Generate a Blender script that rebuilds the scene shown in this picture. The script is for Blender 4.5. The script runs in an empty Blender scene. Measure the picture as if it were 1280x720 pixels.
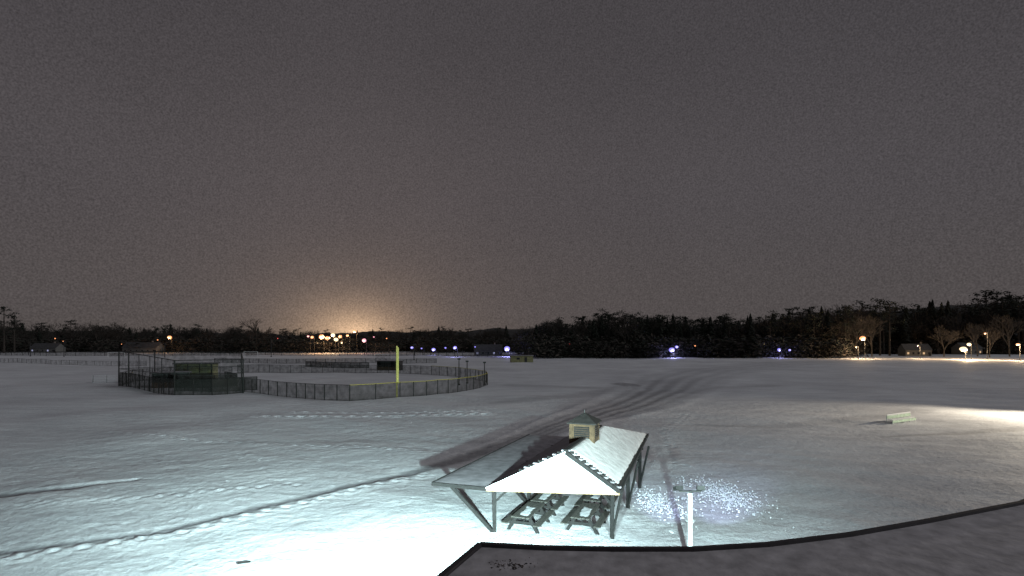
import bpy, math, random
import numpy as np
from mathutils import Vector, Matrix
random.seed(7)
rng = np.random.default_rng(11)
scene = bpy.context.scene
R = math.radians

# ------------------------------------------------------------------ materials
def nodes(mat):
    mat.use_nodes = True
    nt = mat.node_tree
    return nt, nt.nodes, nt.links

def M(name, col, rough=0.8, var=0.25, scale=6.0, bump=0.0, metal=0.0, emit=None, estr=0.0):
    m = bpy.data.materials.new(name)
    nt, N, L = nodes(m)
    b = N['Principled BSDF']
    b.inputs['Roughness'].default_value = rough
    b.inputs['Metallic'].default_value = metal
    tc = N.new('ShaderNodeTexCoord')
    nz = N.new('ShaderNodeTexNoise'); nz.inputs['Scale'].default_value = scale; nz.inputs['Detail'].default_value = 6
    L.new(tc.outputs['Object'], nz.inputs['Vector'])
    cr = N.new('ShaderNodeValToRGB')
    cr.color_ramp.elements[0].position = 0.3; cr.color_ramp.elements[1].position = 0.7
    lo = [c*(1-var) for c in col]; hi = [min(1, c*(1+var)) for c in col]
    cr.color_ramp.elements[0].color = (*lo, 1); cr.color_ramp.elements[1].color = (*hi, 1)
    L.new(nz.outputs['Fac'], cr.inputs['Fac'])
    L.new(cr.outputs['Color'], b.inputs['Base Color'])
    if bump > 0:
        bp = N.new('ShaderNodeBump'); bp.inputs['Strength'].default_value = 0.6; bp.inputs['Distance'].default_value = bump
        L.new(nz.outputs['Fac'], bp.inputs['Height']); L.new(bp.outputs['Normal'], b.inputs['Normal'])
    if emit:
        b.inputs['Emission Color'].default_value = (*emit, 1); b.inputs['Emission Strength'].default_value = estr
    return m

m_snow = M('snow_cover', (0.72, 0.74, 0.77), 0.75, 0.08, 5, 0.03)
m_rsnow = M('roof_snow', (0.76, 0.76, 0.76), 0.75, 0.14, 2.5, 0.06)
m_dirt = M('kicked_snow', (0.50, 0.52, 0.55), 0.8, 0.2, 5, 0.02)
m_thinshade = M('thin_snow_shade_toned', (0.235, 0.222, 0.245), 0.9, 0.26, 2.2, 0.03)  # snow tone darkened to stand in for shade on the shelter's left roof
m_roofsnow = M('thin_snow_on_roofing', (0.44, 0.42, 0.44), 0.9, 0.26, 3.0, 0.06)
m_dark = M('dark_metal', (0.03, 0.03, 0.03), 0.6)
m_black = M('black_coated_steel', (0.008, 0.009, 0.008), 0.6)
m_wood = M('weathered_wood', (0.055, 0.052, 0.046), 0.85, 0.5, 9, 0.01)
m_darkwood = M('dark_timber', (0.012, 0.011, 0.011), 0.9, 0.4, 9, 0.01)
m_tan = M('tan_trim', (0.40, 0.27, 0.15), 0.7, 0.15)
m_white = M('white_paint', (0.75, 0.77, 0.78), 0.6, 0.06, 12, 0.004)
m_gable = M('frosted_white_siding', (0.44, 0.47, 0.50), 0.7, 0.34, 4, 0.05)
m_yellow = M('yellow_plastic', (0.46, 0.40, 0.07), 0.5, 0.15)
m_poley = M('pale_yellow_paint', (0.75, 0.70, 0.20), 0.5, 0.1)
m_olive = M('brown_siding', (0.080, 0.050, 0.026), 0.85, 0.4, 5)
m_louv = M('brown_louvre', (0.05, 0.03, 0.018), 0.85, 0.4, 5)
m_olivelit = M('pale_lit_olive_siding', (0.24, 0.23, 0.12), 0.8, 0.35, 1.5)  # olive lightened so the dugout wall reads as lit; shed shares it
m_green = M('dark_roof_shingles', (0.020, 0.017, 0.016), 0.85, 0.4)
m_bark = M('bark', (0.05, 0.042, 0.036), 0.95, 0.4, 2)
m_barkl = M('pale_bark', (0.13, 0.11, 0.09), 0.95, 0.4, 2)
m_leaf = M('evergreen_foliage', (0.022, 0.027, 0.02), 0.95, 0.5, 0.6)
m_brick = M('masonry', (0.24, 0.2, 0.18), 0.9, 0.25, 4)
m_wall = M('house_siding', (0.13, 0.13, 0.125), 0.8, 0.1, 3)
m_hroof = M('house_roof_thin_snow', (0.055, 0.055, 0.06), 0.8, 0.3, 1)
m_glass = M('dark_window', (0.02, 0.02, 0.025), 0.15, 0.1)
m_hill = M('wooded_hillside', (0.026, 0.024, 0.024), 1.0, 0.6, 0.03)
m_fascia = M('dark_fascia', (0.03, 0.026, 0.03), 0.6)
m_bench = M('pale_green_boards', (0.50, 0.66, 0.50), 0.7, 0.4, 5)

def ME(name, col, s):
    return M(name, (0.3, 0.3, 0.3), 0.5, 0.05, 5, 0, 0, col, s)
e_orange = ME('sodium_lamp_glass', (1.0, 0.36, 0.13), 1.5)
e_orange2 = ME('sodium_lamp_core', (1.0, 0.62, 0.30), 2.2)
e_warm = ME('warm_lamp_glass', (1.0, 0.74, 0.42), 1.8)
e_blue = ME('cool_lamp_glass', (0.30, 0.26, 1.0), 1.2)
e_blue2 = ME('cool_lamp_core', (0.62, 0.60, 1.0), 1.6)
e_pink = ME('pink_lamp_glass', (1.0, 0.36, 0.50), 1.3)
e_red = ME('red_lamp_glass', (1.0, 0.08, 0.08), 1.0)
e_cool = ME('white_flood_glass', (0.8, 0.9, 1.0), 4)
e_win = ME('lit_window', (1.0, 0.62, 0.3), 0.55)
e_winw = ME('lit_window_white', (0.6, 0.62, 1.0), 0.4)

def chain(name, cover):
    m = bpy.data.materials.new(name)
    nt, N, L = nodes(m)
    b = N['Principled BSDF']; b.inputs['Base Color'].default_value = (0.009, 0.012, 0.009, 1); b.inputs['Roughness'].default_value = 0.6
    out = N['Material Output']
    tr = N.new('ShaderNodeBsdfTransparent'); mx = N.new('ShaderNodeMixShader')
    tc = N.new('ShaderNodeTexCoord'); nz = N.new('ShaderNodeTexNoise'); nz.inputs['Scale'].default_value = 1.2
    L.new(tc.outputs['Object'], nz.inputs['Vector'])
    mr = N.new('ShaderNodeMapRange'); mr.inputs[3].default_value = cover-0.18; mr.inputs[4].default_value = cover+0.18
    mr.inputs[1].default_value = 0.3; mr.inputs[2].default_value = 0.7
    L.new(nz.outputs['Fac'], mr.inputs[0]); L.new(mr.outputs[0], mx.inputs[0])
    L.new(tr.outputs[0], mx.inputs[1]); L.new(b.outputs[0], mx.inputs[2]); L.new(mx.outputs[0], out.inputs['Surface'])
    return m
m_chain = chain('chain_link', 0.45)
m_chaind = chain('chain_link_with_windscreen', 0.72)
m_net = chain('backstop_netting', 0.20)

# ------------------------------------------------------------------ mesh builder
class MB:
    def __init__(s): s.v=[]; s.f=[]; s.mi=[]; s.mats=[]
    def m(s, mat):
        if mat not in s.mats: s.mats.append(mat)
        return s.mats.index(mat)
    def add(s, vs, fs, mat):
        o=len(s.v); s.v += [tuple(v) for v in vs]; k=s.m(mat)
        for f in fs: s.f.append([i+o for i in f]); s.mi.append(k)
    def box(s, c, d, mat, rz=0.0):
        hx,hy,hz=d[0]/2,d[1]/2,d[2]/2; ca,sa=math.cos(rz),math.sin(rz); vs=[]
        for z in(-hz,hz):
            for x,y in((-hx,-hy),(hx,-hy),(hx,hy),(-hx,hy)):
                vs.append((c[0]+x*ca-y*sa, c[1]+x*sa+y*ca, c[2]+z))
        s.add(vs,[(3,2,1,0),(4,5,6,7),(0,1,5,4),(1,2,6,5),(2,3,7,6),(3,0,4,7)],mat)
    def beam(s,p0,p1,w,h,mat):
        p0=Vector(p0);p1=Vector(p1);d=(p1-p0).normalized()
        up=Vector((0,0,1)) if abs(d.z)<0.95 else Vector((0,1,0))
        a=d.cross(up).normalized()*w/2; b=a.cross(d).normalized()*h/2
        vs=[]
        for p in(p0,p1):
            for k in(-a-b,a-b,a+b,-a+b): vs.append(p+k)
        s.add(vs,[(0,1,2,3),(7,6,5,4),(0,4,5,1),(1,5,6,2),(2,6,7,3),(3,7,4,0)],mat)
    def cyl(s,p0,p1,r0,r1,n,mat,caps=True):
        p0=Vector(p0);p1=Vector(p1);d=(p1-p0).normalized()
        up=Vector((0,0,1)) if abs(d.z)<0.95 else Vector((0,1,0))
        a=d.cross(up).normalized(); b=a.cross(d)
        vs=[]
        for p,r in((p0,r0),(p1,r1)):
            for i in range(n):
                t=2*math.pi*i/n; vs.append(p+a*math.cos(t)*r+b*math.sin(t)*r)
        fs=[(i,(i+1)%n,n+(i+1)%n,n+i) for i in range(n)]
        if caps: fs+= [tuple(range(n))[::-1], tuple(range(n,2*n))]
        s.add(vs,fs,mat)
    def blob(s,c,r,mat,sq=1.0,jit=0.15,n=6,k=4):
        vs=[(c[0],c[1],c[2]+r*sq)]
        for j in range(1,k):
            ph=math.pi*j/k
            for i in range(n):
                t=2*math.pi*i/n; rr=r*(1+random.uniform(-jit,jit))
                vs.append((c[0]+rr*math.sin(ph)*math.cos(t),c[1]+rr*math.sin(ph)*math.sin(t),c[2]+rr*sq*math.cos(ph)))
        vs.append((c[0],c[1],c[2]-r*sq)); fs=[]
        for i in range(n): fs.append((0,1+i,1+(i+1)%n))
        for j in range(k-2):
            for i in range(n):
                a=1+j*n; fs.append((a+i,a+n+i,a+n+(i+1)%n,a+(i+1)%n))
        l=len(vs)-1; a=1+(k-2)*n
        for i in range(n): fs.append((a+i,l,a+(i+1)%n))
        s.add(vs,fs,mat)
    def patch(s,p00,p10,p11,p01,nx,ny,thick,mat,jit=0.05,lump=0.02):
        P=[Vector(p) for p in(p00,p10,p11,p01)]; vs=[]
        for j in range(ny+1):
            for i in range(nx+1):
                u=i/nx; v=j/ny
                p=P[0]*(1-u)*(1-v)+P[1]*u*(1-v)+P[2]*u*v+P[3]*(1-u)*v
                edge=min(i,nx-i,j,ny-j)
                t=0 if edge==0 else (thick*0.8 if edge==1 else thick)
                p.z+=t+(random.uniform(-lump,lump) if edge>1 else 0)+0.012
                if edge<=1:
                    p.x+=random.uniform(-jit,jit); p.y+=random.uniform(-jit,jit)
                vs.append(p)
        fs=[(j*(nx+1)+i,j*(nx+1)+i+1,(j+1)*(nx+1)+i+1,(j+1)*(nx+1)+i) for j in range(ny) for i in range(nx)]
        s.add(vs,fs,mat)
    def mesh(s,name,smooth=False):
        me=bpy.data.meshes.new(name); me.from_pydata(s.v,[],s.f)
        for m in s.mats: me.materials.append(m)
        me.polygons.foreach_set('material_index',s.mi)
        if smooth: me.polygons.foreach_set('use_smooth',[True]*len(s.f))
        me.update(); return me
    def obj(s,name,parent=None,smooth=False,loc=(0,0,0),rz=0):
        o=bpy.data.objects.new(name,s.mesh(name,smooth)); scene.collection.objects.link(o)
        o.location=loc; o.rotation_euler=(0,0,rz)
        if parent: o.parent=parent
        return o
def empty(name,loc=(0,0,0)):
    e=bpy.data.objects.new(name,None); e.location=loc; scene.collection.objects.link(e); return e

# ------------------------------------------------------------------ terrain
_k=[(rng.uniform(0,2*math.pi),rng.uniform(0,2*math.pi)) for _ in range(40)]
def wav(x,y,L,idx,n=5):
    r=0
    for i in range(n):
        a,ph=_k[(idx*n+i)%40]; k=2*math.pi/(L*(0.75+0.12*i))
        r=r+np.sin((x*math.cos(a)+y*math.sin(a))*k+ph)
    return r/n
def H(x,y):
    x=np.asarray(x,float);y=np.asarray(y,float)
    r=np.hypot(x,y)
    far=np.clip((r-60)/120,0,1)
    return 0.08*wav(x,y,9,0)+0.03*wav(x,y,3.1,1)+far*0.30*wav(x,y,60,2)+0.16*wav(x,y*2.2,26,3)
def hz(x,y): return float(H(x,y))

main=[(-30,21.5,.36),(-21.7,23.8,.36),(-19.4,25.1,.38),(-16.8,26.8,.4),(-14.4,29.6,.42),(-11.4,33.2,.45),(-8.4,36.6,.5),(-4.7,41.2,.7),(0,49.2,1.2),(7.2,63,2.4),(16.9,78.8,4.0),(27.6,101.6,5.5),(40,134,8),(59,166,10),(96,210,11),(147,252,11),(220,300,11)]
ditch=[(-40,31.0,.7),(-29.5,32.3,.65),(-26.8,33.5,.5),(-24.2,36,.2)]
drift_shade=[(34.5,52.5,.3),(43,53.8,.9),(52,56.7,1.1),(70,62,1.2)]  # dark band painted as the shadow of a drift, with a slight dip
rut2=[(-30,48,.4),(-18,50,.9),(-8,50,.7),(0,49,.9)]
rut3=[(20,60,.5),(26,58,1.0),(36,62,1.2),(52,72,1.4)]
rut4=[(0,112,2),(15,105,3),(28,102,3),(50,110,3)]
rut5=[(-2,80,1.5),(6,88,2.5),(14,95,2.5),(30,120,3)]
def distline(X,Y,line):
    best=np.full(X.shape,1e9)
    for (x0,y0,w0),(x1,y1,w1) in zip(line[:-1],line[1:]):
        dx,dy=x1-x0,y1-y0; t=np.clip(((X-x0)*dx+(Y-y0)*dy)/(dx*dx+dy*dy),0,1)
        d=np.hypot(X-x0-t*dx,Y-y0-t*dy)/(w0+(w1-w0)*t)
        best=np.minimum(best,d)
    return best
def axis_vals(lo,hi,step,far,g):
    c=list(np.arange(lo,hi,step)); s=step
    v=c[-1]
    while v<far: s*=g; v+=s; c.append(v)
    s=step; v=c[0]
    while v>-far: s*=g; v-=s; c.insert(0,v)
    return np.array(c)
xs=axis_vals(-34,40,0.2,5000,1.03); ys=axis_vals(17,76,0.2,5000,1.025)
ys=ys[ys>-300]
X,Y=np.meshgrid(xs,ys); Z=H(X,Y)
def sm(d,a,b):
    t=np.clip((d-a)/(b-a),0,1); return 1-(t*t*(3-2*t))
wob=0.25*wav(X,Y,4,4)+0.12*wav(X,Y,1.5,5)
RR=np.hypot(X,Y)
fade=1-0.62*np.clip((RR-95)/60,0,1)
dm=distline(X,Y,main); wide=np.clip((Y-44)/20,0,1)
pm=sm(dm+wob*(1-.6*wide),0.4,1.7)
# packed wheel lanes and loose ridges along the wide part
lanes=0.55+0.45*np.cos(dm*2*math.pi/0.52+0.6*wav(X,Y,30,6))
pm_c=pm*(1-wide)+pm*wide*(0.35+0.6*lanes)
pm2=sm(distline(X,Y,ditch)+wob,0.5,1.4)
soft=np.maximum.reduce([0.5*sm(distline(X,Y,drift_shade)+wob,0.2,1.6),0.3*sm(distline(X,Y,rut2)+wob,0.2,1.8),0.35*sm(distline(X,Y,rut3)+wob,0.2,1.8),0.35*sm(distline(X,Y,rut4)+wob,0.2,1.8),0.4*sm(distline(X,Y,rut5)+wob,0.2,1.8)])
spot=0.9*sm(np.hypot((X-23)/3.2,(Y-112)/5)+wob,0.6,1.2)
mask=np.maximum.reduce([pm_c*fade,pm2*1.0,soft,spot])
Z=Z-0.06*pm-0.12*pm2-0.06*soft-0.06*wide*pm*lanes*(RR<200)
Z=Z+0.10*wide*np.exp(-((dm-1.55)/0.25)**2)*(RR<200)
def dimple(pts,step,spread,depth,rad):
    global Z
    for (x0,y0),(x1,y1) in zip(pts[:-1],pts[1:]):
        Lg=math.hypot(x1-x0,y1-y0); n=int(Lg/step); px,py=-(y1-y0)/Lg,(x1-x0)/Lg
        for i in range(n):
            t=i/n; sd=spread*(1 if i%2 else -1)+random.uniform(-.1,.1)
            x=x0+(x1-x0)*t+px*sd; y=y0+(y1-y0)*t+py*sd
            i0,i1=np.searchsorted(xs,[x-1,x+1]); j0,j1=np.searchsorted(ys,[y-1,y+1])
            q=np.hypot(X[j0:j1,i0:i1]-x,Y[j0:j1,i0:i1]-y)
            Z[j0:j1,i0:i1]+= -depth*np.exp(-(q/rad)**2)+depth*.55*np.exp(-((q-rad*2)/(rad*.8))**2)
dimple([(-26.5,30.4),(-20.3,32.3),(-13,35.2)],.5,.2,.06,.2)
dimple([(-27,22.0),(-21.5,22.9),(-16.5,26),(-11,32),(-5.5,38.2)],.5,.2,.08,.2)
dimple([(-30,66),(-20,65),(-13.3,66.3),(-2,68.5)],.7,.5,.13,.3)
dimple([(-27,70),(-13.3,69.3),(-3,70.5)],.8,.5,.10,.3)
dimple([(-40,55),(-28,50),(-14,47),(-3,44)],.7,.3,.05,.22)
dimple([(12,40),(15,55),(22,70)],.7,.3,.05,.22)
near=(RR<90)
Z=Z+rng.normal(0,0.014,Z.shape)*near
ny,nx=X.shape
V=np.stack([X.ravel(),Y.ravel(),Z.ravel()],1)
idx=np.arange(nx*ny).reshape(ny,nx)
F=np.stack([idx[:-1,:-1].ravel(),idx[:-1,1:].ravel(),idx[1:,1:].ravel(),idx[1:,:-1].ravel()],1)
me=bpy.data.meshes.new('snow_ground')
me.vertices.add(len(V)); me.vertices.foreach_set('co',V.ravel())
me.loops.add(F.size); me.loops.foreach_set('vertex_index',F.ravel().astype(np.int32))
me.polygons.add(len(F)); me.polygons.foreach_set('loop_start',np.arange(0,F.size,4,dtype=np.int32))
me.polygons.foreach_set('use_smooth',np.ones(len(F),bool))
me.update(calc_edges=True); me.validate()
at=me.attributes.new('path_and_shade','FLOAT','POINT'); at.data.foreach_set('value',mask.ravel().astype(np.float32))
g=bpy.data.objects.new('snow_ground',me); scene.collection.objects.link(g)

mg=bpy.data.materials.new('snow_field'); nt,N,L=nodes(mg); b=N['Principled BSDF']; b.inputs['Roughness'].default_value=0.7
b.inputs['Specular IOR Level'].default_value=0.25
tc=N.new('ShaderNodeTexCoord')
def noise(scale,det=4,rough=0.6,vec=None):
    n=N.new('ShaderNodeTexNoise'); n.inputs['Scale'].default_value=scale; n.inputs['Detail'].default_value=det; n.inputs['Roughness'].default_value=rough
    L.new(vec or tc.outputs['Object'],n.inputs['Vector']); return n
def mth(op,a,bv):
    n=N.new('ShaderNodeMath'); n.operation=op
    for i,v in enumerate((a,bv)):
        if isinstance(v,(int,float)): n.inputs[i].default_value=v
        else: L.new(v,n.inputs[i])
    return n.outputs[0]
att=N.new('ShaderNodeAttribute'); att.attribute_name='path_and_shade'
n1=noise(0.05,5); n2=noise(0.9,6,0.7); n3=noise(6,3,0.7)
mp=N.new('ShaderNodeMapping'); mp.inputs['Scale'].default_value=(0.12,0.5,1); mp.inputs['Rotation'].default_value=(0,0,0.25)
L.new(tc.outputs['Object'],mp.inputs['Vector']); n4=noise(1.0,6,0.7,mp.outputs[0])
cr=N.new('ShaderNodeValToRGB'); e=cr.color_ramp.elements
e[0].position=0.37; e[0].color=(0.48,0.485,0.525,1); e[1].position=0.60; e[1].color=(0.83,0.85,0.89,1)
s1=mth('ADD',mth('MULTIPLY',n1.outputs['Fac'],0.33),mth('ADD',mth('MULTIPLY',n4.outputs['Fac'],0.32),mth('MULTIPLY',n3.outputs['Fac'],0.35)))
L.new(s1,cr.inputs['Fac'])
pf=mth('MULTIPLY',att.outputs['Fac'],mth('ADD',0.3,mth('MULTIPLY',n2.outputs['Fac'],1.1)))
mx=N.new('ShaderNodeMix'); mx.data_type='RGBA'; mx.clamp_factor=True
L.new(pf,mx.inputs[0]); L.new(cr.outputs[0],mx.inputs[6]); mx.inputs[7].default_value=(0.235,0.23,0.25,1)
L.new(mx.outputs[2],b.inputs['Base Color'])
bp=N.new('ShaderNodeBump'); bp.inputs['Strength'].default_value=0.7; bp.inputs['Distance'].default_value=0.09
hh=mth('ADD',mth('MULTIPLY',n2.outputs['Fac'],1.5),mth('ADD',mth('MULTIPLY',n3.outputs['Fac'],0.5),mth('MULTIPLY',n4.outputs['Fac'],1.3)))
L.new(hh,bp.inputs['Height']); L.new(bp.outputs[0],b.inputs['Normal'])
me.materials.append(mg)

# ------------------------------------------------------------------ near building with curved roof edge
front=[(-1.35,5.6),(-.9,7.1),(-.47,8.23),(0.45,8.10),(1.44,8.05),(2.6,8.05),(3.75,8.23),(5.2,8.65),(6.9,9.3),(9.4,10.34),(12.5,12.2),(17,15.2)]
bl=empty('building')
rb=MB(); n=len(front); zt=6.0
back=[(x,-14.0) for x,y in front]; back[0]=(-7.5,-14.0)
for i in range(n-1):
    a,b2=front[i],front[i+1]; c,d=back[i+1],back[i]
    K=24
    for j in range(K):
        t0,t1=j/K,(j+1)/K
        q=[(a[0]+(d[0]-a[0])*t0,a[1]+(d[1]-a[1])*t0),(b2[0]+(c[0]-b2[0])*t0,b2[1]+(c[1]-b2[1])*t0),(b2[0]+(c[0]-b2[0])*t1,b2[1]+(c[1]-b2[1])*t1),(a[0]+(d[0]-a[0])*t1,a[1]+(d[1]-a[1])*t1)]
        rb.add([(p[0],p[1],zt-0.03) for p in q],[(0,3,2,1)],m_roofsnow)
rb.obj('roof_deck',bl)
lp=MB()
for i in range(120):
    x=random.gauss(-0.0,0.16); y=random.gauss(7.55,.08)
    lp.blob((x,y,zt-0.03),random.uniform(.006,.022),random.choice([m_roofsnow,m_dark,m_louv]),0.5,0.4,5,3)
lp.obj('roof_debris',bl)
fb=MB()
for i in range(n-1):
    a,b2=front[i],front[i+1]
    fb.beam((a[0],a[1],zt-0.12),(b2[0],b2[1],zt-0.12),0.08,0.28,m_fascia)
fb.obj('fascia',bl)
wb=MB()
for i in range(n-1):
    a,b2=front[i],front[i+1]
    p=(a[0]+0.25,a[1]-0.7);q=(b2[0]+0.25,b2[1]-0.7)
    wb.add([(p[0],p[1],-0.5),(q[0],q[1],-0.5),(q[0],q[1],zt-0.28),(p[0],p[1],zt-0.28)],[(0,1,2,3)],m_brick)
    wb.add([(a[0],a[1],zt-0.26),(b2[0],b2[1],zt-0.26),(q[0],q[1]-.1,zt-0.26),(p[0],p[1]-.1,zt-0.26)],[(0,1,2,3)],m_white)
wb.add([(-1.1,4.9,-.5),(-7.2,-14,-.5),(-7.2,-14,zt-.28),(-1.1,4.9,zt-.28)],[(0,1,2,3)],m_brick)
for i in (3,5,7):
    x=(front[i][0]+front[i+1][0])/2+.25; y=(front[i][1]+front[i+1][1])/2-.68
    wb.box((x,y,2.0),(0.8,0.08,1.2),m_white); wb.box((x,y+.03,2.0),(0.68,0.08,1.08),m_glass)
wb.obj('walls',bl)

def look(o,tgt):
    d=Vector(tgt)-o.location; o.rotation_euler=d.to_track_quat('-Z','Y').to_euler()
def spot_l(name,loc,tgt,P,ang,blend,col,size=0.15,parent=None):
    l=bpy.data.lights.new(name,'SPOT'); l.energy=P; l.spot_size=R(ang); l.spot_blend=blend; l.color=col; l.shadow_soft_size=size
    o=bpy.data.objects.new(name,l); scene.collection.objects.link(o); o.location=loc; look(o,tgt)
    if parent: o.parent=parent
    return o
def point_l(name,loc,P,col,size=0.3,parent=None):
    l=bpy.data.lights.new(name,'POINT'); l.energy=P; l.color=col; l.shadow_soft_size=size
    o=bpy.data.objects.new(name,l); scene.collection.objects.link(o); o.location=loc
    if parent: o.parent=parent
    return o

cool=(0.70,0.98,0.96)
def wall_flood(x,y,z,tgts):
    e=empty('wall_flood_light'); mb=MB()
    mb.box((x,y-.35,z+.05),(.12,.5,.08),m_dark); mb.box((x,y-.05,z+.05),(.36,.16,.26),m_dark)
    mb.box((x,y+.035,z+.02),(.3,.012,.2),e_cool)
    mb.obj('fixture',e)
    for (t,P,a,bl_) in tgts: spot_l('beam',(x,y+.12,z),t,P,a,bl_,cool,.12,e)
wall_flood(-0.2,8.45,5.0,[((-5.5,18,0),38000,100,1.0),((-9,40,0),62000,84,1.0),((-18,30,0),28000,70,1.0)])
wall_flood(4.2,8.75,5.0,[((6,22,0),7000,95,1.0),((11,45,0),24000,60,1.0)])

# ------------------------------------------------------------------ picnic shelter
ax=Vector((0.348,0.937,0))
A=Vector((-3.75,26.3,2.3));B=Vector((-1.16,25.3,2.32));C=Vector((4.47,23.2,2.72));D=Vector((9.1,37.4,2.72))
E=Vector((2.3,24.0,4.2));Hh=Vector((4.9,31.0,4.2));GB=B+ax*14.3;GA=A+ax*14.3
ps=empty('picnic_shelter')
rf=MB()
def slab(pts,mat,t=0.07):
    k=len(pts); vs=[p for p in pts]+[p-Vector((0,0,t)) for p in pts]
    fs=[tuple(range(k)),tuple(range(2*k-1,k-1,-1))]+[(i,k+i,k+(i+1)%k,(i+1)%k) for i in range(k)]
    rf.add(vs,fs,mat)
slab([B,E,Hh,GB],m_green); slab([E,C,D,Hh],m_green); slab([Hh,D,GB],m_thinshade); slab([A,B+Vector((0,0,-.004)),GB+Vector((0,0,-.004)),GA],m_green)
rf.obj('roof_planes',ps)
sn=MB()
sn.patch(E+Vector((.1,.15,0)),C+Vector((-.05,.2,0)),D+Vector((-.1,-.1,0)),Hh+Vector((0.05,0,0)),18,40,0.14,m_rsnow,0.02,0.006)
sn.obj('snow_on_roof',ps,True)
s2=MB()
s2.patch(B+Vector((.02,.1,0)),E+Vector((-.05,.12,0)),Hh,GB,16,26,0.05,m_thinshade,0.04,0.006)
s2.patch(A+Vector((.05,.05,0)),B+Vector((0,.1,0)),GB,GA,10,26,0.05,m_thinshade,0.04,0.006)
s2.obj('roof_snow_shade_toned',ps,True)
gb=MB()
o=Vector((-.02,.12,-.07))
gb.add([B+o+Vector((0.15,0,0)),C+o+Vector((-.1,0,0)),E+o],[(0,1,2)],m_gable)
gb.beam(B+Vector((.0,.05,-.10)),C+Vector((0,.05,-.10)),.10,.10,m_tan)
gb.obj('gable_panel',ps)
tr=MB()
tr.beam(B+Vector((0,0,-.02)),E+Vector((0,0,-.02)),.09,.10,m_white)
tr.beam(C+Vector((0,0,-.02)),E+Vector((0,0,-.02)),.10,.16,m_darkwood)
tr.beam(C+Vector((0,0,-.03)),D+Vector((0,0,-.03)),.08,.14,m_darkwood)
tr.beam(A+Vector((0,0,-.05)),B+Vector((0,0,-.05)),.08,.16,m_darkwood)
tr.beam(A+Vector((0,0,-.05)),GA+Vector((0,0,-.05)),.08,.16,m_darkwood)
tr.beam(E+Vector((0,0,.05)),Hh+Vector((0,0,.05)),.2,.1,m_darkwood)
for i in range(17):
    t=(i+.5)/17
    for P,Q in((E,C),(E,B)):
        if Q is B and t>0.6: continue
        p=P.lerp(Q,t)+ax*(0.16+0.03*(i%3)); p.z+=0.09
        tr.box(p,(random.uniform(.1,.2),.2,.07),m_darkwood if i%2 else m_thinshade,math.atan2(ax.y,ax.x))
tr.obj('roof_trim',ps)
ft=MB()
L0=Vector((-.81,25.9,0));R0=Vector((4.54,25.4,0))
for i in range(3):
    l=L0+ax*(4.9*i); r=R0+ax*(4.7*i)
    ft.beam(l-Vector((0,0,.2)),l+Vector((0,0,2.28)),.17,.17,m_darkwood)
    ft.beam(r-Vector((0,0,.2)),r+Vector((0,0,2.75)),.17,.17,m_darkwood)
    w=A+ax*(.25+4.9*i)+Vector((.75,-.2,-.1))
    ft.beam(l+Vector((0,0,.05)),w,.14,.15,m_darkwood)
    ft.beam(l+Vector((0,0,1.5)),l+Vector((.8,-.2,2.3)),.1,.1,m_darkwood)
    ft.beam(r+Vector((0,0,1.5)),r+Vector((-.8,.2,2.5)),.1,.1,m_darkwood)
    ft.beam(r+Vector((0,0,.1)),r+Vector((.42,-.5,2.6)),.1,.12,m_darkwood)
    ft.beam(l+Vector((-2.6,.8,2.17)),r+Vector((0.2,0,2.4)),.14,.22,m_darkwood)
ft.beam(L0+Vector((0,0,2.2)),L0+ax*12+Vector((0,0,2.2)),.14,.2,m_darkwood)
ft.beam(R0+Vector((0,0,2.55)),R0+ax*12+Vector((0,0,2.55)),.14,.2,m_darkwood)
ft.obj('timber_frame',ps)
cu=MB(); cc=Vector((3.6,27.8,0)); ya=math.atan2(ax.y,ax.x)
cu.box((cc.x,cc.y,4.4),(1.2,1.2,1.0),m_olive,ya)
for k in range(4):
    an=ya+k*math.pi/2; dx,dy=math.cos(an),math.sin(an)
    cu.box((cc.x+dx*.61,cc.y+dy*.61,4.5),(.03,.76,.56),m_darkwood,an)
    for j in range(5): cu.box((cc.x+dx*.635,cc.y+dy*.635,4.29+j*.105),(.04,.7,.035),m_louv,an)
    for sd in(-1,1):
        c2=(cc.x+dx*.605-dy*.53*sd,cc.y+dy*.605+dx*.53*sd,4.4); cu.box(c2,(.05,.12,1.0),m_olive,an)
def pyr(z,r,t,z2,mat):
    vs=[]
    for k in range(4):
        an=ya+math.pi/4+k*math.pi/2; vs.append((cc.x+math.cos(an)*r,cc.y+math.sin(an)*r,z))
    vs+= [(v[0],v[1],z+t) for v in vs]+[(cc.x,cc.y,z2)]
    cu.add(vs,[(3,2,1,0),(0,1,5,4),(1,2,6,5),(2,3,7,6),(3,0,4,7),(4,5,8),(5,6,8),(6,7,8),(7,4,8)],mat)
pyr(4.9,1.02,.06,5.42,m_green)
cu.cyl((cc.x,cc.y,5.38),(cc.x,cc.y,5.55),.04,.01,6,m_dark)
cu.obj('cupola',ps)

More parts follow.
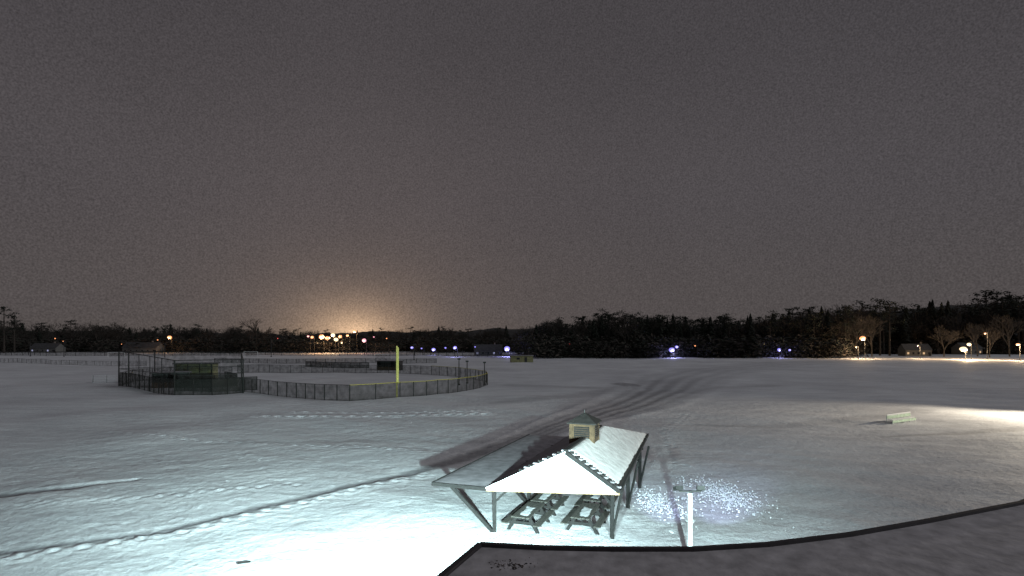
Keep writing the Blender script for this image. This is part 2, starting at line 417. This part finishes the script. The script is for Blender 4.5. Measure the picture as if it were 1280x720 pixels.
def picnic_table(x,y):
    mb=MB(); Ln=2.5
    for i in range(5): mb.box((-.36+i*.18,0,.76),(.15,Ln,.05),m_wood)
    for sgn in(-1,1):
        for k in(0,1): mb.box((sgn*(.70+.16*k),0,.44),(.14,Ln,.05),m_wood)
    for yy in(-.85,.85):
        for sgn in(-1,1): mb.beam((sgn*.28,yy,.72),(sgn*.76,yy,-.05),.08,.15,m_darkwood)
        mb.beam((-.88,yy+.05,.38),(.88,yy+.05,.38),.06,.14,m_darkwood)
        mb.beam((-.42,yy+.05,.69),(.42,yy+.05,.69),.06,.09,m_darkwood)
        mb.beam((0,yy*.9,.42),(0,yy*.3,.7),.06,.09,m_darkwood)
    mb.patch((-.12,-.9,.786),(.3,-1.0,.786),(.2,.3,.786),(-.2,.5,.786),5,8,.03,m_dirt,.06,.01)
    mb.obj('picnic_table',None,False,(x,y,hz(x,y)),ya-math.pi/2)
for p in((0.80,26.9),(1.80,29.7),(3.55,26.9),(4.5,29.7)): picnic_table(*p)

# ------------------------------------------------------------------ twin-head lamp post
lpz=empty('lamp_post'); mb=MB()
px_,py_=7.0,22.0
mb.cyl((px_,py_,-.2),(px_,py_,3.0),.09,.09,10,m_white)
mb.box((px_,py_,.1),(.35,.35,.25),m_brick)
mb.cyl((px_,py_,3.0),(px_,py_,3.08),.1,.08,10,m_dark)
mb.beam((px_-.42,py_,3.06),(px_+.42,py_,3.06),.06,.06,m_dark)
for sgn in(-1,1):
    c=Vector((px_+sgn*.42,py_+.08,3.16)); mb.beam(c+Vector((-.0,-.12,.05)),c+Vector((sgn*.05,.14,-.06)),.3,.16,m_dark)
    mb.cyl((px_+sgn*.42,py_,3.05),c,.03,.03,6,m_dark)
mb.obj('post',lpz)
blu=(.56,.60,1)
spot_l('left_beam',(px_-.42,py_+.3,3.05),(8.3,31.0,0),2200,26,1.0,blu,.03,lpz)
spot_l('right_beam',(px_+.45,py_+.3,3.05),(12.2,32.2,0),3600,30,1.0,blu,.03,lpz)
ch=MB()
def churn(cx,cy,sx,sy,n):
    for i in range(n):
        x=random.gauss(cx,sx); y=random.gauss(cy,sy); r=min(.07,abs(random.gauss(.0,.026))+.016)
        ch.blob((x,y,hz(x,y)+r*.1),r,m_snow if random.random()<.5 else m_dirt,random.uniform(.6,1.4),.5,5,3)
churn(8.2,30.8,.7,1.6,800); churn(12.3,32.6,.95,1.8,1300)
ch.obj('churned_snow')

# ------------------------------------------------------------------ ballfield
def fence(name,pts,h,post,mat,cap=None,r=0.05,rail=True,capr=.05):
    mb=MB()
    P=[]
    for (x0,y0),(x1,y1) in zip(pts[:-1],pts[1:]):
        Lg=math.hypot(x1-x0,y1-y0); n=max(1,round(Lg/post))
        for i in range(n): P.append((x0+(x1-x0)*i/n,y0+(y1-y0)*i/n))
    P.append(pts[-1])
    for i,(x,y) in enumerate(P):
        z=hz(x,y); mb.cyl((x,y,z-.2),(x,y,z+h),r,r,6,m_black)
        if i:
            x0,y0=P[i-1]; z0=hz(x0,y0)
            mb.add([(x0,y0,z0+.02),(x,y,z+.02),(x,y,z+h-.03),(x0,y0,z0+h-.03)],[(0,1,2,3)],mat)
            if rail: mb.cyl((x0,y0,z0+h),(x,y,z+h),(capr if cap else .035),(capr if cap else .035),6,cap or m_black,False)
            if rail: mb.cyl((x0,y0,z0+.08),(x,y,z+.08),.03,.03,5,m_black,False)
    return mb.obj(name)
fence('outfield_fence',[(-23.7,81.8),(-20.5,84.2),(-17.5,87.5),(-13.8,90.5),(-10.7,94),(-8,99),(-6,105),(-4.9,112),(-5.6,121),(-8.5,130),(-14,139),(-21,146)],2.35,3.0,m_chain,m_yellow,.07)
fence('outfield_fence',[(-21,146),(-30,150),(-52,153.6),(-75,153)],2.2,3.0,m_chain,None,.06)
fence('sideline_fence',[(-23.7,81.8),(-28,83.6),(-33.7,87.5),(-40,92),(-46.4,97)],2.35,2.6,m_chain,None,.08)
fence('backstop_fence',[(-76.3,108.6),(-63.5,98),(-54.6,90.5),(-49,91.5),(-46.0,95.5)],2.6,2.4,m_chaind,None,.08)
fence('backstop_fence',[(-76.3,108.6),(-80,118),(-78,128),(-66,132)],2.6,2.6,m_chain,None,.07)
bs=empty('backstop'); mb=MB()
fr=[(-76.3,108.7),(-72,105.2),(-54.6,90.6),(-45.6,95.0),(-57,118),(-74,116)]
ht=[6.8,6.6,5.7,5.7,6.2,6.6]
for (x,y),h in zip(fr,ht): mb.cyl((x,y,-.2),(x,y,h),.13,.11,8,m_black)
for i in range(6):
    a,b2=fr[i],fr[(i+1)%6]; mb.cyl((*a,ht[i]),(*b2,ht[(i+1)%6]),.07,.07,6,m_black)
    mb.cyl((*a,3.4),(*b2,3.4),.05,.05,5,m_black)
for f_ in(.25,.5,.75):
    p=Vector((*fr[1],6.6)).lerp(Vector((*fr[2],5.7)),f_); mb.cyl((p.x,p.y,0),p,.07,.07,6,m_black)
mb.obj('frame',bs)
mb=MB()
for i in range(5):
    a,b2=fr[i],fr[i+1]; mb.add([(*a,2.5),(*b2,2.5),(*b2,ht[i+1]-.05),(*a,ht[i]-.05)],[(0,1,2,3)],m_net)
mb.obj('netting',bs)
fence('bullpen_fence',[(-70,110),(-62,104),(-54,110),(-60,117)],2.4,2.2,m_chaind,None,.08)
fence('bullpen_fence',[(-60,100),(-52,97),(-46,101)],2.4,2.2,m_chaind,None,.08)
def dugout(x,y,w,d,h,rz,wall):
    e=empty('dugout',(x,y,hz(x,y))); e.rotation_euler=(0,0,rz); mb=MB()
    mb.box((0,d/2,h/2),(w,.15,h),wall); mb.box((-w/2,0,h/2),(.15,d-.1,h),wall); mb.box((w/2,0,h/2),(.15,d-.1,h),wall)
    mb.box((0,-d/2,.5),(w,.12,1.0),m_olive)
    for i in range(4): mb.box((-w/2+.2+i*(w-.4)/3,-d/2,h/2+.2),(.12,.1,h-.5),m_darkwood)
    mb.box((0,0,h+.08),(w+.8,d+.8,.14),m_dark)
    mb.box((0,.3,.45),(w-.5,.35,.06),m_wood)
    mb.obj('shell',e)
    s=MB(); s.patch((-w/2-.35,-d/2-.35,h+.15),(w/2+.35,-d/2-.35,h+.15),(w/2+.35,d/2+.35,h+.15),(-w/2-.35,d/2+.35,h+.15),8,6,.12,m_thinshade); s.obj('snow',e,True)
    return e
dugout(-67,119,7.5,2.6,3.9,.1,m_olivelit); dugout(-64.5,106,6,2.4,2.7,.5,m_dark); dugout(-36,165,7,2.4,2.6,-.2,m_dark)
mbx=MB()
for i in range(5): mbx.box((0,i*.6,.35+i*.3),(5,.28,.05),m_dirt)
for sx in(-2.3,0,2.3):
    mbx.beam((sx,-.1,.2),(sx,2.5,1.6),.06,.08,m_dark)
    for i in range(5): mbx.beam((sx,i*.6,-.1),(sx,i*.6,.35+i*.3),.05,.05,m_dark)
mbx.obj('bleachers',None,False,(-84,116,0),.6)
def foul(x,y,h):
    mb=MB(); z=hz(x,y); mb.cyl((x,y,z-.2),(x,y,z+h),.13,.12,10,m_poley)
    mb.box((x+.22,y,z+h*.62),(.16,.04,h*.7),m_poley)
    for i in range(5): mb.box((x+.14,y,z+h*(.3+.16*i)),(.2,.05,.05),m_poley)
    mb.obj('foul_pole')
foul(-17.95,87.3,8.0)
def pole(name,x,y,h,mat=m_black,r=.12):
    mb=MB(); mb.cyl((x,y,-.2),(x,y,h),r,r*.7,8,mat); mb.box((x,y,h),(r*5,r*2,r*2.5),mat); mb.cyl((x,y,-.1),(x,y,.25),r*2,r*2,8,mat); mb.obj(name)
pole('utility_post',-10.6,112,5.2); pole('utility_post',-9.3,116,4.6); pole('utility_post',-5.5,112,4.5)
for tx,td,th in((-.80,300,8),(-.62,290,7),(-.43,300,9),(-.175,250,7),(.03,260,5),(-.86,310,7)): pole('utility_post',tx*td,td,th,m_dark,.2)
fence('field_fence',[(-118,222),(-90,214),(-60,214),(-30,222)],1.8,4,m_chain,None,.09)
fence('field_fence',[(-70,190),(-58,180),(-46,180)],1.9,3,m_chaind,None,.09)
fence('field_fence',[(-330,340),(-262,315),(-215,318),(-150,330),(-60,320),(10,300)],2.6,5,m_chain,None,.12)
fence('field_fence',[(-220,235),(-165,205),(-128,196)],1.6,4,m_net,None,.06)

def soccer_goal(x,y,w,h,rz=0):
    mb=MB(); d=h*.8
    for s in(-1,1):
        mb.cyl((s*w/2,0,-.05),(s*w/2,0,h),.09,.09,8,m_white); mb.cyl((s*w/2,0,h),(s*w/2,d,0),.05,.05,6,m_white); mb.cyl((s*w/2,0,.05),(s*w/2,d,.05),.05,.05,6,m_white)
    mb.cyl((-w/2,0,h),(w/2,0,h),.09,.09,8,m_white); mb.cyl((-w/2,d,.05),(w/2,d,.05),.05,.05,6,m_white)
    mb.add([(-w/2,.03,h),(w/2,.03,h),(w/2,d,.05),(-w/2,d,.05)],[(0,1,2,3)],m_net)
    mb.obj('soccer_goal',None,False,(x,y,hz(x,y)),rz)
soccer_goal(-140,300,7.3,2.6); soccer_goal(-205,290,7.3,2.5,.3); soccer_goal(-60,260,7.3,2.4,.2)
# players bench, front turned toward the lit corner of the field
mb=MB(); w=4.9
for i in range(3): mb.box((0,-.3+i*.15,.45),(w,.13,.05),m_white)
for i in range(3): mb.box((0,.2,.60+i*.17),(w,.04,.15),m_bench if i!=2 else m_white)
for i in range(5):
    x=-w/2+.1+i*(w-.2)/4; mb.beam((x,-.35,-.05),(x,-.3,.43),.08,.08,m_white); mb.beam((x,.28,-.05),(x,.24,1.0),.08,.06,m_white); mb.beam((x,-.3,.4),(x,.2,.4),.06,.05,m_white)
mb.box((0,-.37,.26),(w,.03,.26),m_bench)
mb.obj('players_bench',None,False,(42.7,61.5,hz(42.7,61.5)),.52)
mb=MB(); mb.cyl((-10.9,22.3,.1),(-10.45,22.35,.14),.05,.035,6,m_darkwood); mb.cyl((-10.6,22.33,.12),(-10.35,22.2,.2),.025,.012,5,m_darkwood); mb.obj('fallen_branch',None,False,(0,0,hz(-10.6,22.3)-.05))

# ------------------------------------------------------------------ trees
def bare_tree(seed,h=1.0,mat=m_bark,levels=6,thick=0.018,spread=.5):
    rs=random.Random(seed); mb=MB()
    def br(p,d,L,r,lv):
        q=p+d*L
        mb.cyl(p,q,r,r*.68,4 if lv<3 else 3,mat,False)
        if lv>=levels: return
        k=3 if lv in(1,2,4) else 2
        if lv==0: k=2
        for i in range(k):
            a=Vector((rs.gauss(0,1),rs.gauss(0,1),rs.gauss(0,.5))).normalized()
            nd=(d+a*spread*rs.uniform(.7,1.4)+Vector((0,0,.10))).normalized()
            br(q if rs.random()<.7 else p.lerp(q,rs.uniform(.5,.9)),nd,L*rs.uniform(.66,.86),max(r*.62,.0022),lv+1)
        if lv==0 or lv==1:
            nd=(d+Vector((rs.gauss(0,.12),rs.gauss(0,.12),.2))).normalized(); br(q,nd,L*.85,r*.75,lv+1)
    br(Vector((0,0,-.01)),Vector((rs.gauss(0,.03),rs.gauss(0,.03),1)).normalized(),.24*h,thick,0)
    me=mb.mesh('bare_tree_%d'%seed); mz=max(v.co.z for v in me.vertices)
    for v in me.vertices: v.co/=mz
    return me
def conifer(seed):
    rs=random.Random(seed); mb=MB(); mb.cyl((0,0,0),(0,0,.98),.014,.003,5,m_bark,False)
    for i in range(46):
        t=i/46; z=.1+.88*t; rr=.19*(1-t)**.8+.012
        for j in range(9):
            if rs.random()<.14: continue
            a=rs.uniform(0,6.28); r=rr*rs.uniform(.55,1.15); w=rr*.30
            c,s=math.cos(a),math.sin(a); z0=z+rs.uniform(-.01,.01)
            mb.add([(0,0,z0+.01),(c*r*.55-s*w,s*r*.55+c*w,z0-.012),(c*r,s*r,z0-.035-rs.random()*.02),(c*r*.55+s*w,s*r*.55-c*w,z0-.014)],[(0,1,2,3)],m_leaf)
    return mb.mesh('conifer_%d'%seed)
def pine(seed):
    rs=random.Random(seed); mb=MB(); mb.cyl((0,0,0),(0,0,.95),.016,.005,6,m_bark,False)
    for i in range(16):
        z=.35+.62*rs.random(); a=rs.uniform(0,6.28); L=.2*(1.15-z)*rs.uniform(.7,1.4)+.04
        e_=Vector((math.cos(a)*L,math.sin(a)*L,z+.03)); mb.cyl((0,0,z),e_,.005,.002,3,m_bark,False)
        for k in range(26):
            c=e_*rs.uniform(.75,1.05)+Vector((rs.gauss(0,.028),rs.gauss(0,.028),rs.gauss(0,.014))); c.z=e_.z+rs.gauss(0,.018)
            u=Vector((rs.gauss(0,1),rs.gauss(0,1),rs.gauss(0,.5))).normalized()*.017; v=Vector((rs.gauss(0,1),rs.gauss(0,1),rs.gauss(0,1))).normalized()*.012
            mb.add([c-u,c+v,c+u,c-v],[(0,1,2,3)],m_leaf)
    return mb.mesh('pine_%d'%seed)
def bush(seed):
    rs=random.Random(seed); mb=MB()
    for k in range(420):
        a=rs.uniform(0,6.28); r=.55*math.sqrt(rs.random()); z=rs.random()**.8*(1-.9*r*r)
        c=Vector((math.cos(a)*r,math.sin(a)*r,z)); u=Vector((rs.gauss(0,1),rs.gauss(0,1),rs.gauss(0,1))).normalized()*.07; v=Vector((rs.gauss(0,1),rs.gauss(0,1),rs.gauss(0,1))).normalized()*.03
        mb.add([c-u,c+v,c+u,c-v],[(0,1,2,3)],m_bark if k%3 else m_leaf)
    return mb.mesh('bush_%d'%seed)
bare=[bare_tree(s,spread=sp) for s,sp in((1,.5),(2,.6),(3,.45),(4,.55))]
pale=[bare_tree(s,mat=m_barkl,spread=.5,levels=7) for s in(8,)]+[bare_tree(9,mat=m_barkl,spread=.42)]
con=[conifer(s) for s in(1,2,3)]; pin=[pine(s) for s in(1,2,3)]; bus=[bush(s) for s in(1,2)]
def put(me,x,y,h,parent=None,name=None,wide=1.0):
    o=bpy.data.objects.new(name or me.name,me); scene.collection.objects.link(o)
    o.location=(x,y,hz(x,y)-.1); o.scale=(h*wide,h*wide,h); o.rotation_euler=(0,0,random.uniform(0,6.28))
    if parent: o.parent=parent
def T(px,d): return (px-640)/700*d
def prof(tab,x):
    for (x0,h0),(x1,h1) in zip(tab[:-1],tab[1:]):
        if x0<=x<=x1: return h0+(h1-h0)*(x-x0)/(x1-x0)
    return tab[-1][1] if x>tab[-1][0] else tab[0][1]
right_tab=[(0.0,15),(.04,18),(.12,23),(.2,25),(.3,22),(.42,22),(.5,25),(.58,28),(.66,29),(.72,28),(.8,31),(.92,36),(1.1,36)]
wood=empty('distant_woods')
for i in range(400):
    t=random.uniform(0.02,1.15); d=random.uniform(288,350); h=prof(right_tab,t)*random.uniform(.70,1.02)*d/300
    if t>0.62: d+=60; h*=random.uniform(.95,1.2)
    r=random.random()
    me_=random.choice(bare) if r<.35 else random.choice(pin) if r<.7 else random.choice(con)
    put(me_,t*d,d,h,wood,None,1.35 if r<.75 else 1.1)
for i in range(380):
    t=random.uniform(0.02,1.15); d=random.uniform(280,350)+(70 if t>.6 else 0)
    put(random.choice(bus),t*d,d,random.uniform(6,13),wood,None,1.8)
lefttab=[(-1.1,27),(-.9,25),(-.86,21),(-.75,24),(-.7,20),(-.6,21),(-.47,20),(-.3,16),(-.1,20),(0.05,21)]
lw=empty('distant_woods')
for i in range(420):
    t=random.uniform(-1.1,.08); d=random.uniform(430,560); h=prof(lefttab,t)*random.uniform(.5,1.02)*d/450
    r=random.random(); me_=random.choice(bare) if r<.6 else random.choice(pin) if r<.85 else random.choice(con)
    put(me_,t*d,d,h,lw,None,1.4)
for i in range(620):
    t=random.uniform(-1.15,.08); d=random.uniform(400,560)
    put(random.choice(bus),t*d,d,random.uniform(5,12.5),lw,None,2.2)
for px,d,h,k in((320,400,25,'b'),(125,420,24,'b'),(95,430,23,'b'),(148,425,23,'b'),(265,410,20,'b'),(5,380,31,'p'),(18,390,28,'p')):
    put(bare[px%4] if k=='b' else pin[px%3],T(px,d),d,h,None,'bare_tree' if k=='b' else 'pine_tree',1.3)
for px,d,h in((1070,300,22),(1090,310,24),(1180,300,17),(1237,290,16),(1222,310,19),(1262,310,24)):
    put(random.choice(pale),T(px,d),d,h,None,'bare_tree',1.15)
for px,d,h in((938,280,23),(1057,292,27),(1035,292,26),(1100,330,33),(1112,325,31)):
    put(random.choice(con+pin),T(px,d),d,h,None,'pine_tree',1.1)

def ridge(name,d,tab,depth=500):
    mb=MB(); n=260; rows=6; t0,t1=tab[0][0],tab[-1][0]
    vs=[]
    for j in range(rows+1):
        dj=d-depth*(1-j/rows); f=math.sin(j/rows*math.pi/2)
        for i in range(n+1):
            t=t0+(t1-t0)*i/n; h=prof(tab,t)+2.0*math.sin(i*.8)+1.5*math.sin(i*.31+1)+random.uniform(-2,2)
            vs.append((t*dj,dj,-2+h*f))
    fs=[(j*(n+1)+i,j*(n+1)+i+1,(j+1)*(n+1)+i+1,(j+1)*(n+1)+i) for j in range(rows) for i in range(n)]
    mb.add(vs,fs,m_hill); return mb.obj(name,None,True)
ridge('hill',1500,[(-1.6,40),(-1.0,36),(-.4,26),(-.1,36),(.1,44),(.4,52),(.6,78),(.75,96),(.92,114),(1.3,124),(1.8,120)])

# ------------------------------------------------------------------ houses
def house(name,x,y,w,d,h,rz,wall,litw=None,n=3):
    e=empty(name,(x,y,hz(x,y)-.1)); e.rotation_euler=(0,0,rz)
    mb=MB(); mb.box((0,0,h/2),(w,d,h),wall)
    rh=d*.35
    for s in(-1,1): mb.add([(s*w/2,-d/2,h),(s*w/2,d/2,h),(s*w/2,0,h+rh)],[(0,1,2)],wall)
    mb.obj('walls',e)
    r=MB()
    for s in(-1,1): r.add([(-w/2-.4,s*(d/2+.5),h-.25),(w/2+.4,s*(d/2+.5),h-.25),(w/2+.4,0,h+rh+.12),(-w/2-.4,0,h+rh+.12)],[(0,1,2,3)],m_hroof)
    r.box((w*.25,.3,h+rh+.3),(.7,.7,1.6),m_brick); r.obj('roof',e)
    wi=MB()
    for lv in range(max(1,int(h//2.8))):
        for i in range(n):
            xx=-w/2+w*(i+.5)/n; zz=1.6+lv*2.8
            wi.box((xx,-d/2-.02,zz),(1.2,.08,1.35),m_wall); wi.box((xx,-d/2-.06,zz),(1.0,.06,1.15),litw if (litw and (i*2+lv)%3==0) else m_glass)
    wi.box((w*.5-.9,-d/2-.03,1.05),(1.0,.1,2.1),m_darkwood); wi.obj('windows_and_door',e)
house('house',T(675,300),300,9,8,5.6,.5,m_wall); house('house',T(730,295),293,8,7,3.2,-.2,m_wall)
house('house',T(610,330),330,16,9,3.4,.1,m_wall,e_winw,5); house('house',T(1140,320),318,13,9,3.6,-.2,m_wall,e_win,5)
house('house',T(1205,345),343,12,9,4,.1,m_wall,e_win,4); house('house',T(180,400),400,24,10,4,0,m_wall,None,6)
house('house',T(60,395),395,18,9,3.5,0,m_wall,e_winw,5)
house('house',T(845,290),290,9,8,3.2,.1,m_wall,e_winw,3); house('house',T(965,290),290,9,8,3.2,0,m_wall,None,3)
wh=empty('warehouse',(T(412,440),440,0)); mb=MB(); mb.box((0,0,4),(34,20,8),m_brick); mb.box((0,0,8.2),(35,21,.4),m_hroof)
for i in range(7): mb.box((-14+i*4.6,-10.03,2.0),(3.2,.1,3.6),m_dark)
for i in range(14): mb.box((-15+i*2.3,-10.03,6.6),(1.6,.1,1.0),e_win)
mb.obj('shell',wh)
sb=MB(); sb.box((0,0,1.3),(9,4,2.6),m_olivelit); sb.box((0,0,2.7),(9.6,4.6,.2),m_thinshade); sb.box((1.5,-2.03,1.0),(1,.08,2),m_dark); sb.box((-1.6,-2.03,1.5),(1.2,.08,.8),m_glass)
sb.obj('storage_shed',None,False,(T(652,228),228,hz(3,228)),.1)

# ------------------------------------------------------------------ lamps of the town and the road
def street_lamp(px,d,z,em,r,P=0,col=(1,.7,.4),arm=1.2):
    x=T(px,d); e=empty('street_lamp',(x,d,0)); mb=MB(); r*=.72
    mb.cyl((0,0,-.3),(0,0,z+.3),.13,.08,8,m_dark); mb.cyl((0,0,z+.3),(-arm,-.4,z+.5),.06,.05,6,m_dark); mb.box((-arm-.2,-.45,z+.45),(.9,.4,.2),m_dark)
    mb.cyl((0,0,-.3),(0,0,.5),.25,.2,8,m_dark)
    mb.obj('pole',e); b_=MB(); b_.blob((-arm-.2,-.45,z+.2-r*.3),r,em,.8,0.1,10,6)
    if r>.6: b_.blob((-arm-.2,-.45-r*.75,z+.2-r*.3),r*.5,{e_orange:e_orange2,e_blue:e_blue2,e_pink:e_orange2}.get(em,e_warm),.8,0,10,6)
    b_.obj('lamp_globe',e,True)
    if P: point_l('lamp_light',(-arm-.2,-1.0-r,z-.6-r),P*.45,col,.5,e)
W_=(1,.68,.38); O_=(1,.5,.2); Bc=(.42,.42,1)
for a in((215,390,11,e_orange,1.9,6000,O_),(200,400,9,e_orange,.6),(405,375,11.5,e_orange,2.6,16000,O_),(419,376,12.5,e_warm,2.0,20000,W_),(428,380,11.5,e_orange,1.8),(446,380,15,e_orange,1.7,9000,O_),
          (393,380,11,e_orange,1.5),(458,370,9,e_pink,2.0,3000,(1,.5,.5)),(430,380,7,e_warm,.9),(72,395,10,e_orange,.6),(388,378,11.5,e_pink,1.1),(412,372,10.5,e_orange,2.2),(437,378,12,e_orange,1.2),(423,371,9.5,e_warm,2.0),(486,385,10,e_orange,.6),(470,385,11,e_pink,.7),(350,390,10,e_red,.5),(82,395,8,e_orange,.5),(155,390,6,e_orange,.4),
          (545,330,3.5,e_blue,1.6,1600,Bc),(518,335,4.5,e_blue,1.2),(572,300,5,e_blue,1.4,1600,Bc),(560,320,4.5,e_blue,.8),(637,300,4.6,e_blue,2.2,4500,Bc),(597,320,5,e_blue,.6),(530,330,4,e_blue,.7),
          (843,278,4.3,e_blue,1.9,3500,Bc),(849,279,5.6,e_blue,1.2),(958,282,7,e_warm,.4),(872,279,6,e_orange,.5),(977,278,4.2,e_blue,1.3,1500,Bc),(990,278,4,e_blue,.9),
          (1081,272,10,e_orange,1.8,14000,W_),(1073,270,5.5,e_orange,.5,8000,W_),
          (1207,255,5.0,e_warm,1.9,30000,W_),(1214,262,7,e_warm,1.2,6000,W_),(1234,262,12,e_orange,.6,5000,W_),(1275,250,7,e_orange,.9,26000,W_),(1150,270,6,e_pink,.35,8000,W_),
          (715,285,7,e_red,.4),(1305,235,8,e_warm,.6,26000,W_)):
    street_lamp(*a)
fl=empty('flood_light_pole'); mb=MB(); mb.cyl((70,66,-.3),(70,66,9),.14,.09,8,m_dark); mb.beam((69.2,66,9),(70.8,66,9),.1,.1,m_dark)
for s in(-.6,.6): mb.box((70+s,65.8,8.9),(.5,.3,.4),m_dark); mb.box((70+s-.1,65.64,8.85),(.4,.02,.3),e_warm)
mb.obj('mast',fl)
spot_l('beam',(69.6,65.4,8.7),(56,62,0),36000,118,1.0,(1,.86,.64),.2,fl)

# ------------------------------------------------------------------ sky
w=bpy.data.worlds.new('World'); scene.world=w; w.use_nodes=True
nt=w.node_tree;N=nt.nodes;L=nt.links; bg=N['Background']; out=N['World Output']
tc=N.new('ShaderNodeTexCoord'); sp=N.new('ShaderNodeSeparateXYZ'); L.new(tc.outputs['Generated'],sp.inputs[0])
cr=N.new('ShaderNodeValToRGB'); cr.color_ramp.interpolation='EASE'
stops=[(0.0,(.076,.067,.065)),(.06,(.080,.071,.072)),(.25,(.075,.068,.073)),(.5,(.060,.055,.060)),(1.0,(.048,.045,.049))]
e=cr.color_ramp.elements; e[0].position=0;e[0].color=(*stops[0][1],1);e[1].position=1;e[1].color=(*stops[-1][1],1)
for p,c in stops[1:-1]:
    q=e.new(p); q.color=(*c,1)
L.new(sp.outputs['Z'],cr.inputs['Fac'])
def glow(az_t,el,k,col,stretch=1.0):
    v=Vector((az_t,1,el)).normalized()
    sb_=N.new('ShaderNodeVectorMath'); sb_.operation='SUBTRACT'; L.new(tc.outputs['Generated'],sb_.inputs[0]); sb_.inputs[1].default_value=v
    sc=N.new('ShaderNodeVectorMath'); sc.operation='MULTIPLY'; L.new(sb_.outputs[0],sc.inputs[0]); sc.inputs[1].default_value=(1,1,stretch)
    ln=N.new('ShaderNodeVectorMath'); ln.operation='LENGTH'; L.new(sc.outputs[0],ln.inputs[0])
    m1=mth('MULTIPLY',ln.outputs['Value'],-k); m2=mth('POWER',2.718,m1)
    c=N.new('ShaderNodeVectorMath'); c.operation='SCALE'; c.inputs[0].default_value=col; L.new(m2,c.inputs['Scale']); return c.outputs[0]
def vadd(a,b_):
    n=N.new('ShaderNodeVectorMath'); n.operation='ADD'; L.new(a,n.inputs[0]); L.new(b_,n.inputs[1]); return n.outputs[0]
tot=vadd(cr.outputs[0],glow(-.28,.01,21,(.95,.60,.33),1.6))
tot=vadd(tot,glow(-.25,.0,4.5,(.060,.038,.026),1.0))
sky=N.new('ShaderNodeTexSky'); sky.sky_type='NISHITA'; sky.sun_disc=False; sky.sun_elevation=R(-4); sky.sun_rotation=R(100)
ss=N.new('ShaderNodeVectorMath'); ss.operation='SCALE'; L.new(sky.outputs[0],ss.inputs[0]); ss.inputs['Scale'].default_value=0.02
tot=vadd(tot,ss.outputs[0])
cn=N.new('ShaderNodeTexNoise'); cn.inputs['Scale'].default_value=2.2; cn.inputs['Detail'].default_value=5; L.new(tc.outputs['Generated'],cn.inputs['Vector'])
fn=N.new('ShaderNodeTexNoise'); fn.inputs['Scale'].default_value=420; fn.inputs['Detail'].default_value=1; L.new(tc.outputs['Generated'],fn.inputs['Vector'])
f=mth('ADD',mth('MULTIPLY',cn.outputs['Fac'],.24),mth('MULTIPLY',fn.outputs['Fac'],1.0)); f=mth('ADD',f,.38)
fs_=N.new('ShaderNodeVectorMath'); fs_.operation='SCALE'; L.new(tot,fs_.inputs[0]); L.new(f,fs_.inputs['Scale'])
L.new(fs_.outputs[0],bg.inputs['Color']); bg.inputs['Strength'].default_value=1.0

sl=bpy.data.lights.new('overcast_glow','SUN'); sl.energy=0.70; sl.angle=R(30); sl.color=(.94,.97,1)
so=bpy.data.objects.new('overcast_glow',sl); scene.collection.objects.link(so)
so.rotation_euler=Vector((-0.84,0.22,-0.50)).to_track_quat('-Z','Y').to_euler()

cam=bpy.data.cameras.new('camera'); co=bpy.data.objects.new('camera',cam); scene.collection.objects.link(co)
co.location=(0,0,9); co.rotation_euler=(R(90),0,0); cam.sensor_width=36; cam.lens=36*700/1280; cam.shift_y=65/1280; cam.clip_end=12000; cam.clip_start=.05
scene.camera=co
scene.view_settings.view_transform='Standard'; scene.view_settings.look='None'; scene.view_settings.exposure=0
